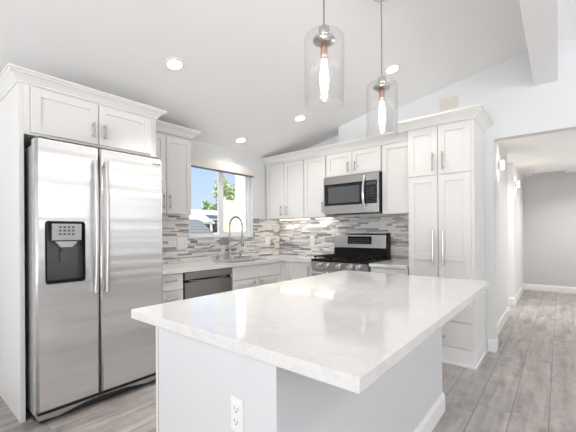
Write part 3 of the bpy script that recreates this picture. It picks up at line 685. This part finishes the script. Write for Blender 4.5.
bp_ = MB(); bp_.prism([(-0.030, 1.05), (-0.105, 1.05), (-0.092, 1.215), (-0.078, 1.236), (-0.030, 1.236)], RX0 + 0.004, RX1 - 0.024, 'x'); bpo = bp_.build('backguard', STEEL2, R, bevel=0.003)
ec = MB(); ec.prism([(-0.024, 1.05), (-0.112, 1.05), (-0.098, 1.218), (-0.082, 1.243), (-0.024, 1.243)], RX1 - 0.023, RX1, 'x'); ec.build('end_cap', BLACK, R)
ds = MB(); ds.raw([(1.27, -0.1030, 1.100), (1.605, -0.1030, 1.100), (1.605, -0.0962, 1.198), (1.27, -0.0962, 1.198), (1.27, -0.100, 1.100), (1.605, -0.100, 1.100), (1.605, -0.0935, 1.198), (1.27, -0.0935, 1.198)],
    [(0, 1, 2, 3), (7, 6, 5, 4), (0, 4, 5, 1), (1, 5, 6, 2), (2, 6, 7, 3), (3, 7, 4, 0)]); ds.build('display', DISPLAY, bpo)
gy = MB()
for r_ in range(3):
    for c_ in range(9):
        zz = 1.112 + r_ * 0.026; yy = -(0.1033 - (zz - 1.10) * 0.0694)
        gy.box(1.290 + c_ * 0.034, 1.304 + c_ * 0.034, yy - 0.0006, yy + 0.002, zz, zz + 0.009)
gy.build('button', principled('button_grey', (0.22, 0.24, 0.27), 0.5), bpo)
for cx_, cy_, rr in ((1.22, -0.48, 0.045), (1.22, -0.22, 0.036), (1.4445, -0.35, 0.05), (1.67, -0.48, 0.045), (1.67, -0.22, 0.036)):
    MB().lathe((cx_, cy_, 0.930), [(0, 0), (rr + 0.012, 0), (rr + 0.010, 0.010), (rr, 0.012), (rr, 0.020), (0, 0.022)], 20).build('burner', BLACKM, R)
for gx0, gx1 in ((RX0 + 0.02, 1.318), (1.326, 1.563), (1.571, RX1 - 0.02)):
    g_ = MB(); zt = 0.966; bt = 0.006
    for yy in (-0.615, -0.375, -0.145): g_.box(gx0, gx1, yy - bt, yy + bt, zt - 0.014, zt)
    for xx in (gx0 + bt, (gx0 + gx1) / 2, gx1 - bt): g_.box(xx - bt, xx + bt, -0.615, -0.145, zt - 0.014, zt)
    for yy in (-0.50, -0.25): g_.box(gx0 + 0.03, gx1 - 0.03, yy - bt, yy + bt, zt - 0.014, zt + 0.003)
    for xx in (gx0 + bt, gx1 - bt):
        for yy in (-0.607, -0.375, -0.153): g_.box(xx - bt, xx + bt, yy - bt, yy + bt, 0.930, zt - 0.013)
    g_.build('grate', BLACKM, R)

R = thing('base_cabinet', 'white shaker base cabinet between the range and the tall pantry', 'cabinet', (2.03, -0.32, 0), 'white base cabinets')
base_box(R, FB, 1.830, 2.236, 0.608)
d = shaker(R, FB, 1.836, 2.205, 0.115, 0.868, 0.610); pull(d, FB, 1.875, 0.72, 0.630, 0.15)

# pantry
R = thing('pantry_cabinet', 'tall white pantry cabinet beside the hallway opening', 'cabinet', (2.53, -0.31, 0))
PX0, PX1, PF = 2.243, 2.836, 0.597
MB(FB).box(PX0, PX1, 0.16, UT, 0.003, PF).build('cabinet_box', CAB, R, bevel=0.0015)
bpz = MB(FB); bpz.box(PX0, PX1 + 0.002, 0.0, 0.16, 0.003, 0.612); bpz.build('plinth', TRIM, R, bevel=0.003)
MB(FB).box(PX0, PX1 + 0.012, 0.0, 0.018, 0.612, 0.622).build('shoe_molding', TRIM, R)
MB(FB).box(PX1 + 0.002, PX1 + 0.012, 0.0, 0.018, 0.014, 0.612).build('shoe_molding', TRIM, R)
PXm = 2.530
d1 = shaker(R, FB, PX0 + 0.004, PXm - 0.002, 1.808, 2.270, PF); d2 = shaker(R, FB, PXm + 0.002, 2.812, 1.808, 2.270, PF)
pull(d1, FB, 2.487, 1.930, PF + 0.02, 0.175); pull(d2, FB, 2.578, 1.930, PF + 0.02, 0.175)
d1 = shaker(R, FB, PX0 + 0.004, PXm - 0.002, 0.690, 1.796, PF, mid=(0.975, 1.036)); d2 = shaker(R, FB, PXm + 0.002, 2.812, 0.690, 1.796, PF, mid=(0.975, 1.036))
pull(d1, FB, 2.487, 1.085, PF + 0.02, 0.355, r=0.0075, mat=CHROME); pull(d2, FB, 2.578, 1.085, PF + 0.02, 0.355, r=0.0075, mat=CHROME)
for v0, v1 in ((0.410, 0.682), (0.166, 0.398)):
    d = slab(R, FB, PX0 + 0.004, 2.812, v0, v1, PF); pull(d, FB, PXm, v1 - 0.14, PF + 0.02, 0.12, False)
crown([(PX0, -0.408), (PX0, -PF - 0.018), (PX1, -PF - 0.018), (PX1, -0.004)], 2.284, R)

# ------------------------------------------------------------------ island
R = thing('kitchen_island', 'white painted island base with paneled sides and baseboard under the big quartz top', 'island', (2.46, -2.43, 0))
IX0, IX1, IY0, IY1, IT = 2.147, 2.795, -3.322, -1.55, 0.870
mb = MB(); mb.box(IX0, 2.6535, IY0, IY1, 0.0, IT); mb.box(2.6555, IX1, IY0, IY1, 0.0, IT); mb.box(2.6535, 2.6555, IY0 + 0.0008, IY1, 0, IT); mb.build('base_panel', ISL, R)
bx(IX0 - 0.012, IX0, IY0 + 0.004, IY1 - 0.004, 0.10, IT).build('cabinet_face', CABDARK, R)
dw = (IY1 - IY0 - 0.004) / 4
for k in range(4):
    u0 = IY0 + 0.002 + k * dw
    d = shaker(R, FI, u0 + 0.002, u0 + dw - 0.002, 0.105, IT - 0.008, -(IX0 - 0.012), mat=CAB)
    pull(d, FI, u0 + (0.035 if k % 2 == 0 and k else dw - 0.035 if k % 2 else 0.035), 0.70, -(IX0 - 0.032), 0.14)
bb = MB(); prof = [(0, 0), (0.015, 0), (0.015, 0.105), (0.006, 0.13), (0, 0.13)]
vs = []
for (x, y, dx, dy) in ((IX0, IY0, 0, -1), (IX1, IY0, 1, -1), (IX1, IY1, 1, 1), (IX0, IY1, 0, 1)):
    vs += [(x + dx * a, y + dy * a, z) for a, z in prof]
for i in range(3): bb.raw(vs, [(i * 5 + k, i * 5 + (k + 1) % 5, (i + 1) * 5 + (k + 1) % 5, (i + 1) * 5 + k) for k in range(5)])
bb.raw(vs, [tuple(range(5)), tuple(range(15, 20))]); bb.build('baseboard', TRIM, R, weld=True)
def outlet(name, lab, fr, u, v, w0, wd=0.072, h=0.116, parent=None, kind='duplex', group=None, cat='outlet'):
    if parent is None: P_ = thing(name, lab, cat, fr(u, v, w0), group)
    else: P_ = bpy.data.objects.new(name, None); COL.objects.link(P_); P_.parent = parent; P_.location = (0, 0, 0); P_['label'] = lab
    MB(fr).box(u - wd / 2, u + wd / 2, v - h / 2, v + h / 2, w0, w0 + 0.006).build('cover_plate', PLATE, P_, bevel=0.002)
    gangs = [u] if kind != 'double' else [u - wd / 4, u + wd / 4]
    for gi, g in enumerate(gangs):
        if kind == 'switch' or (kind == 'double' and gi == 0):
            MB(fr).box(g - 0.016, g + 0.016, v - 0.033, v + 0.033, w0 + 0.006, w0 + 0.009).build('rocker_switch', PLATE, P_, bevel=0.001)
        else:
            for dv in (-0.02, 0.02):
                MB(fr).box(g - 0.0165, g + 0.0165, v + dv - 0.0145, v + dv + 0.0145, w0 + 0.006, w0 + 0.0078).build('receptacle', PLATE, P_, bevel=0.001)
                s_ = MB(fr); s_.box(g - 0.009, g - 0.0065, v + dv - 0.002, v + dv + 0.007, w0 + 0.0078, w0 + 0.0082); s_.box(g + 0.0065, g + 0.009, v + dv - 0.002, v + dv + 0.006, w0 + 0.0078, w0 + 0.0082)
                s_.box(g - 0.0025, g + 0.0025, v + dv - 0.010, v + dv - 0.005, w0 + 0.0078, w0 + 0.0082); s_.build('slot', SLOT, P_)
    return P_
outlet('wall_outlet', 'white duplex outlet on the near end panel of the island', FB, 2.630, 0.668, -IY0, 0.056, 0.112, group='outlets')
top = MB().box(1.932, 3.065, -3.334, -1.375, 0.8705, CT)
tag(top.build('island_countertop', QUARTZ, bevel=0.003), 'large white marbled quartz slab topping the kitchen island', 'countertop')

# wall outlets on the tiles, hall switch
outlet('wall_outlet', 'white double-gang switch and outlet plate on the tiles left of the sink', FA, -1.794, 1.148, 0.0095, 0.145, 0.13, kind='double', group='outlets')
outlet('wall_outlet', 'white outlet plate on the tiles right of the window', FA, -0.296, 1.138, 0.0095, 0.12, 0.115, kind='double', group='outlets')
outlet('wall_outlet', 'white outlet plate on the tiles left of the range', FB, 0.64, 1.14, 0.0095, 0.075, 0.135, group='outlets')
outlet('light_switch', 'small white light switch on the far left hallway wall', FA, 3.31, 1.20, HX, kind='switch', cat='light switch')

# supply vent above the pantry
R = thing('wall_vent', 'beige rectangular vent grille high on the wall above the pantry', 'vent', (2.49, -0.006, 2.62))
MB(FB).box(2.392, 2.590, 2.622, 2.752, 0.0, 0.008).build('frame', VENTM, R, bevel=0.002)
for k in range(7): MB(FB).box(2.405, 2.577, 2.634 + k * 0.0155, 2.643 + k * 0.0155, 0.008, 0.012).build('slat', VENTM, R)
R = thing('ceiling_vent', 'long white return air grille on the hallway ceiling', 'vent', (3.28, 4.55, HZ - 0.012))
fv = MB(); VX0, VX1, VY0, VY1 = 2.97, 3.56, 4.30, 4.70
fv.box(VX0, VX1, VY0, VY0 + 0.03, HZ - 0.012, HZ); fv.box(VX0, VX1, VY1 - 0.03, VY1, HZ - 0.012, HZ); fv.box(VX0, VX0 + 0.03, VY0 + 0.03, VY1 - 0.03, HZ - 0.012, HZ); fv.box(VX1 - 0.03, VX1, VY0 + 0.03, VY1 - 0.03, HZ - 0.012, HZ)
fv.build('frame', PLATE, R, bevel=0.002); bx(VX0 + 0.03, VX1 - 0.03, VY0 + 0.03, VY1 - 0.03, HZ - 0.003, HZ).build('backing', TOE, R)
for k in range(10): bx(VX0 + 0.03, VX1 - 0.03, VY0 + 0.045 + k * 0.032, VY0 + 0.062 + k * 0.032, HZ - 0.010, HZ - 0.003).build('slat', VENTG, R)

# ------------------------------------------------------------------ lights
def downlight(x, y, lab, slope=True, zc=None, watts=DOWNLIGHT_W, spread=2.4):
    z = cz(x) if zc is None else zc
    s_ = (SL if x <= RIDGE else -SL) if zc is None else 0.0
    nrm = Vector((s_, 0, -1)).normalized(); c = Vector((x, y, z))
    R = thing('recessed_downlight', lab, 'ceiling light', tuple(c), 'recessed ceiling downlights')
    MB().ring(c, c + nrm * 0.006, 0.082, 0.074, 28).build('trim_ring', PLATE, R)
    MB().cyl(c + nrm * 0.0058, c + nrm * 0.0075, 0.056, 24).build('lens', LED, R)
    d = bpy.data.lights.new('downlight_lamp', 'AREA'); d.shape = 'DISK'; d.size = 0.11; d.spread = spread; d.energy = watts; d.color = (1, 0.95, 0.89)
    o = bpy.data.objects.new('downlight_lamp', d); COL.objects.link(o); o.parent = R; o.location = nrm * 0.010; o.rotation_euler = nrm.to_track_quat('-Z', 'Y').to_euler()
downlight(1.082, -2.561, 'round recessed ceiling light nearest the refrigerator', watts=10, spread=1.7)
downlight(1.089, -0.899, 'round recessed ceiling light above the corner cabinets in front of the duct box')
downlight(0.294, -1.102, 'round recessed ceiling light just above the kitchen window')
downlight(2.201, -0.908, 'round recessed ceiling light between the right pendant and the pantry')
downlight(5.0, -2.6, 'added unseen recessed ceiling light in the right half of the room', watts=9)  # unseen lamp added to brighten faces turned to the right
downlight(1.3, -5.6, 'added unseen recessed ceiling light behind the camera on the left', watts=DOWNLIGHT_W)  # this pair is out of view, added as extra room light
downlight(5.0, -5.6, 'added unseen recessed ceiling light behind the camera on the right', watts=DOWNLIGHT_W)
downlight(3.85, 1.6, 'added unseen recessed hallway light near the opening', zc=HZ, watts=14)  # both hall fixtures are unseen, added to brighten the hallway
downlight(3.85, 3.6, 'added unseen recessed hallway light near the far wall', zc=HZ, watts=18)
downlight(2.2, 2.36, 'added unseen recessed light in the side passage', zc=HZ, watts=18)  # unseen fixture added to light the passage jamb

def pendant(x, y, lab, zb=1.912):
    R = thing('pendant_lamp', lab, 'pendant light', (x, y, zb), 'glass cylinder pendants over the island')
    zt = cz(x)
    MB().lathe((x, y, zt - 0.03), [(0, 0.014), (0.050, 0.014), (0.058, 0.020), (0.058, 0.045), (0, 0.045)], 24).build('canopy', CHROME, R)
    MB().cyl((x, y, zb + 0.40), (x, y, zt - 0.014), 0.0048, 10).build('rod', NICKEL, R)
    g = [(0.1035, 0.0), (0.1035, 0.335), (0.101, 0.347), (0.094, 0.356), (0.082, 0.360), (0.034, 0.362), (0.030, 0.366), (0.030, 0.398)]
    th = 0.004
    inner = [(r - th, z - (th if 3 < i < 6 else 0.0)) for i, (r, z) in enumerate(g)]
    MB().lathe((x, y, zb), g + inner[::-1], 48, closed=True).build('glass_shade', PGLASS, R)
    MB().lathe((x, y, zb), [(0, 0.328), (0.054, 0.328), (0.057, 0.332), (0.057, 0.340), (0.0, 0.344)], 28).build('holder_cap', NICKEL, R)
    MB().lathe((x, y, zb), [(0, 0.342), (0.0255, 0.342), (0.0255, 0.402), (0.006, 0.41), (0, 0.41)], 20).build('stem_cup', CHROME, R)
    MB().lathe((x, y, zb), [(0, 0.235), (0.017, 0.235), (0.018, 0.26), (0.018, 0.329), (0, 0.329)], 20).build('socket', COPPER, R)
    MB().lathe((x, y, zb), [(0, 0.022), (0.006, 0.024), (0.011, 0.045), (0.018, 0.085), (0.0235, 0.125), (0.022, 0.165), (0.016, 0.20), (0.0135, 0.236), (0, 0.236)], 20).build('bulb', BULB, R)
    d = bpy.data.lights.new('bulb_lamp', 'POINT'); d.energy = PENDANT_W; d.shadow_soft_size = 0.03; d.color = (1, 0.86, 0.70)
    o = bpy.data.objects.new('bulb_lamp', d); COL.objects.link(o); o.parent = R; o.location = (0, 0, -0.02)
pendant(2.5, -2.588, 'clear glass cylinder pendant nearer the camera, the left one')
pendant(2.5, -1.858, 'clear glass cylinder pendant farther from the camera, the right one')

def sconce(y, z, lab):
    R = thing('wall_sconce', lab, 'wall light', (HX, y, z - 0.07), 'hallway wall sconces')
    MB(FA).box(y - 0.03, y + 0.03, z - 0.055, z + 0.055, HX, HX + 0.014).build('backplate', NICKEL, R, bevel=0.002)
    MB(FA).box(y - 0.034, y + 0.034, z - 0.054, z + 0.054, HX + 0.024, HX + 0.062).build('shade', SHADE, R, bevel=0.006)
    MB(FA).box(y - 0.02, y + 0.02, z - 0.03, z + 0.03, HX + 0.014, HX + 0.027).build('arm', NICKEL, R)
    for dz in (0.085, -0.085):
        d = bpy.data.lights.new('sconce_lamp', 'POINT'); d.energy = SCONCE_W; d.shadow_soft_size = 0.025; d.color = (1, 0.84, 0.66)
        o = bpy.data.objects.new('sconce_lamp', d); COL.objects.link(o); o.parent = R; o.location = (0.07, 0, 0.07 + dz)
sconce(0.93, 2.085, 'glowing white glass wall sconce nearer the hallway opening')
sconce(3.07, 2.070, 'glowing white glass wall sconce farther down the hallway')

# ------------------------------------------------------------------ outside the kitchen window
struct('ground', bx(-60, -0.13, -40, 50, -0.6, -0.35), GROUND)
R = thing('patio_post', 'thick white porch post outside the right window pane', 'post', (-1.6, 0.78, -0.35))
bx(-1.72, -1.48, 0.63, 0.93, -0.35, 3.2).build('shaft', EXTW, R); bx(-1.76, -1.44, 0.59, 0.97, -0.35, -0.10).build('plinth', EXTW, R)
# neighbour's house: white fascia over a shaded wall, pale canopy in front
R = thing('neighbor_house', 'low neighboring house with white roof fascia seen through the left window pane', 'house', (-14.0, 7.5, -0.35))
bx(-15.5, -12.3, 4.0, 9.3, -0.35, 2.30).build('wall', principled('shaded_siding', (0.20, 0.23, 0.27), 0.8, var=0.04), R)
rf = MB(); rf.prism([(-11.9, 2.38), (-11.9, 2.50), (-13.75, 2.72), (-15.9, 2.50), (-15.9, 2.30), (-12.3, 2.30)], 3.7, 9.6, 'y'); rf.build('roof', SHINGLEP, R)
bx(-11.90, -11.84, 3.7, 9.6, 2.30, 2.50).build('fascia', EXTW, R)
wf_ = bx(-12.3, -12.25, 7.7, 8.9, 1.2, 2.1).build('window', EXTW, R); bx(-12.25, -12.24, 7.78, 8.82, 1.28, 2.02).build('pane', BLACKGLASS, wf_)
R = thing('garden_canopy', 'pale grey sloping canopy roof in front of the neighboring house', 'canopy', (-10.0, 5.0, -0.35))
cr_ = MB(); cr_.prism([(3.6, 2.16), (5.6, 2.24), (6.42, 1.78), (6.42, 1.70), (5.55, 2.14), (3.6, 2.06)], -10.6, -9.6, 'x'); cr_.raw([(-9.62, 3.6, 2.06), (-9.62, 5.55, 2.14), (-9.62, 6.3, 1.78), (-9.62, 3.6, 1.74), (-9.70, 3.6, 2.06), (-9.70, 5.55, 2.14), (-9.70, 6.3, 1.78), (-9.70, 3.6, 1.74)], [(0, 1, 2, 3), (7, 6, 5, 4), (0, 4, 5, 1), (1, 5, 6, 2), (2, 6, 7, 3), (3, 7, 4, 0)])
cr_.build('canopy_roof', principled('canopy_white', (0.62, 0.66, 0.72), 0.7, var=0.02), R)
for yy in (3.7, 6.28):
    for xx in (-10.5, -9.72): bx(xx - 0.04, xx + 0.04, yy - 0.04, yy + 0.04, -0.35, 1.74 if yy > 6 else 2.05).build('post', EXTW, R)
# shed with a shingled roof
R = thing('garden_shed', 'small shed with dark grey shingle roof courses in the yard', 'shed', (-7.0, 3.0, -0.35))
bx(-7.9, -6.2, 1.7, 3.3, -0.35, 1.15).build('wall', EXTW, R)
sr = MB()
for k in range(6):
    xa = -6.0 - k * 0.30; za = 1.14 + k * 0.105; yr = 3.60 + k * 0.105
    sr.prism([(xa, za), (xa, za + 0.05), (xa - 0.33, za + 0.15), (xa - 0.33, za + 0.10)], 1.6, yr, 'y')
sr.build('roof', SHINGLE, R)
fe = thing('garden_fence', 'tan board fence standing in the yard behind the porch post', 'fence', (-5.0, 4.6, -0.35))
fb = MB(); y_ = 3.12
while y_ < 6.2:
    fb.box(-5.02, -5.0, y_, y_ + 0.135, -0.3, 2.34); y_ += 0.14
fb.build('board', TAN, fe); rl = MB(); rl.box(-5.06, -5.02, 3.12, 6.2, 0.2, 0.29); rl.box(-5.06, -5.02, 3.12, 6.2, 1.9, 1.99); rl.build('rail', TAN, fe)
for yy in (3.2, 4.7, 6.1): bx(-5.12, -5.03, yy - 0.045, yy + 0.045, -0.35, 2.36).build('post', TAN, fe)
def tree(name, lab, c, rx, rz, mat, n=900, leaf=0.16, seed=1):
    rnd = random.Random(seed)
    R = thing(name, lab, 'tree', (c[0], c[1], -0.35), 'garden trees seen through the window')
    MB().tube([(c[0], c[1], -0.35), (c[0] + 0.05, c[1], c[2] * 0.5), (c[0], c[1] + 0.06, c[2])], [0.12, 0.10, 0.05], 8).build('trunk', BARK, R)
    mb = MB(); blobs = [(rnd.uniform(-1, 1), rnd.uniform(-1, 1), rnd.uniform(-1, 1), rnd.uniform(0.3, 0.5)) for _ in range(14)]
    for i in range(n):
        b_ = rnd.choice(blobs); d = Vector((rnd.gauss(0, 1), rnd.gauss(0, 1), rnd.gauss(0, 1))).normalized() * (b_[3] * rnd.random() ** 0.4)
        p = Vector((c[0] + (b_[0] * 0.6 + d.x) * rx, c[1] + (b_[1] * 0.6 + d.y) * rx, c[2] + (b_[2] * 0.55 + d.z) * rz))
        a = Vector((rnd.gauss(0, 1), rnd.gauss(0, 1), rnd.gauss(0, 1))).normalized() * leaf * rnd.uniform(0.6, 1.2); q = a.orthogonal().normalized() * leaf * 0.45
        mb.raw([p - a, p + q, p + a, p - q], [(0, 1, 2, 3)])
    mb.build('foliage', mat, R)
tree('tree', 'leafy pale green tree showing in the right window pane behind the fence', (-9.0, 6.85, 2.7), 0.80, 1.5, LEAFP, 3000, 0.12, 3)
tree('tree', 'low bushy green tree at the far left of the window view', (-18.0, 11.1, 2.45), 0.95, 0.95, LEAF, 1300, 0.16, 9)
tree('tree', 'taller green tree just left of the window mullion', (-20.5, 15.0, 2.9), 1.15, 1.35, LEAF, 1500, 0.19, 5)
tree('tree', 'low green tree behind the middle of the neighboring roof', (-23.0, 15.6, 2.75), 1.25, 1.1, LEAFP, 1500, 0.19, 12)
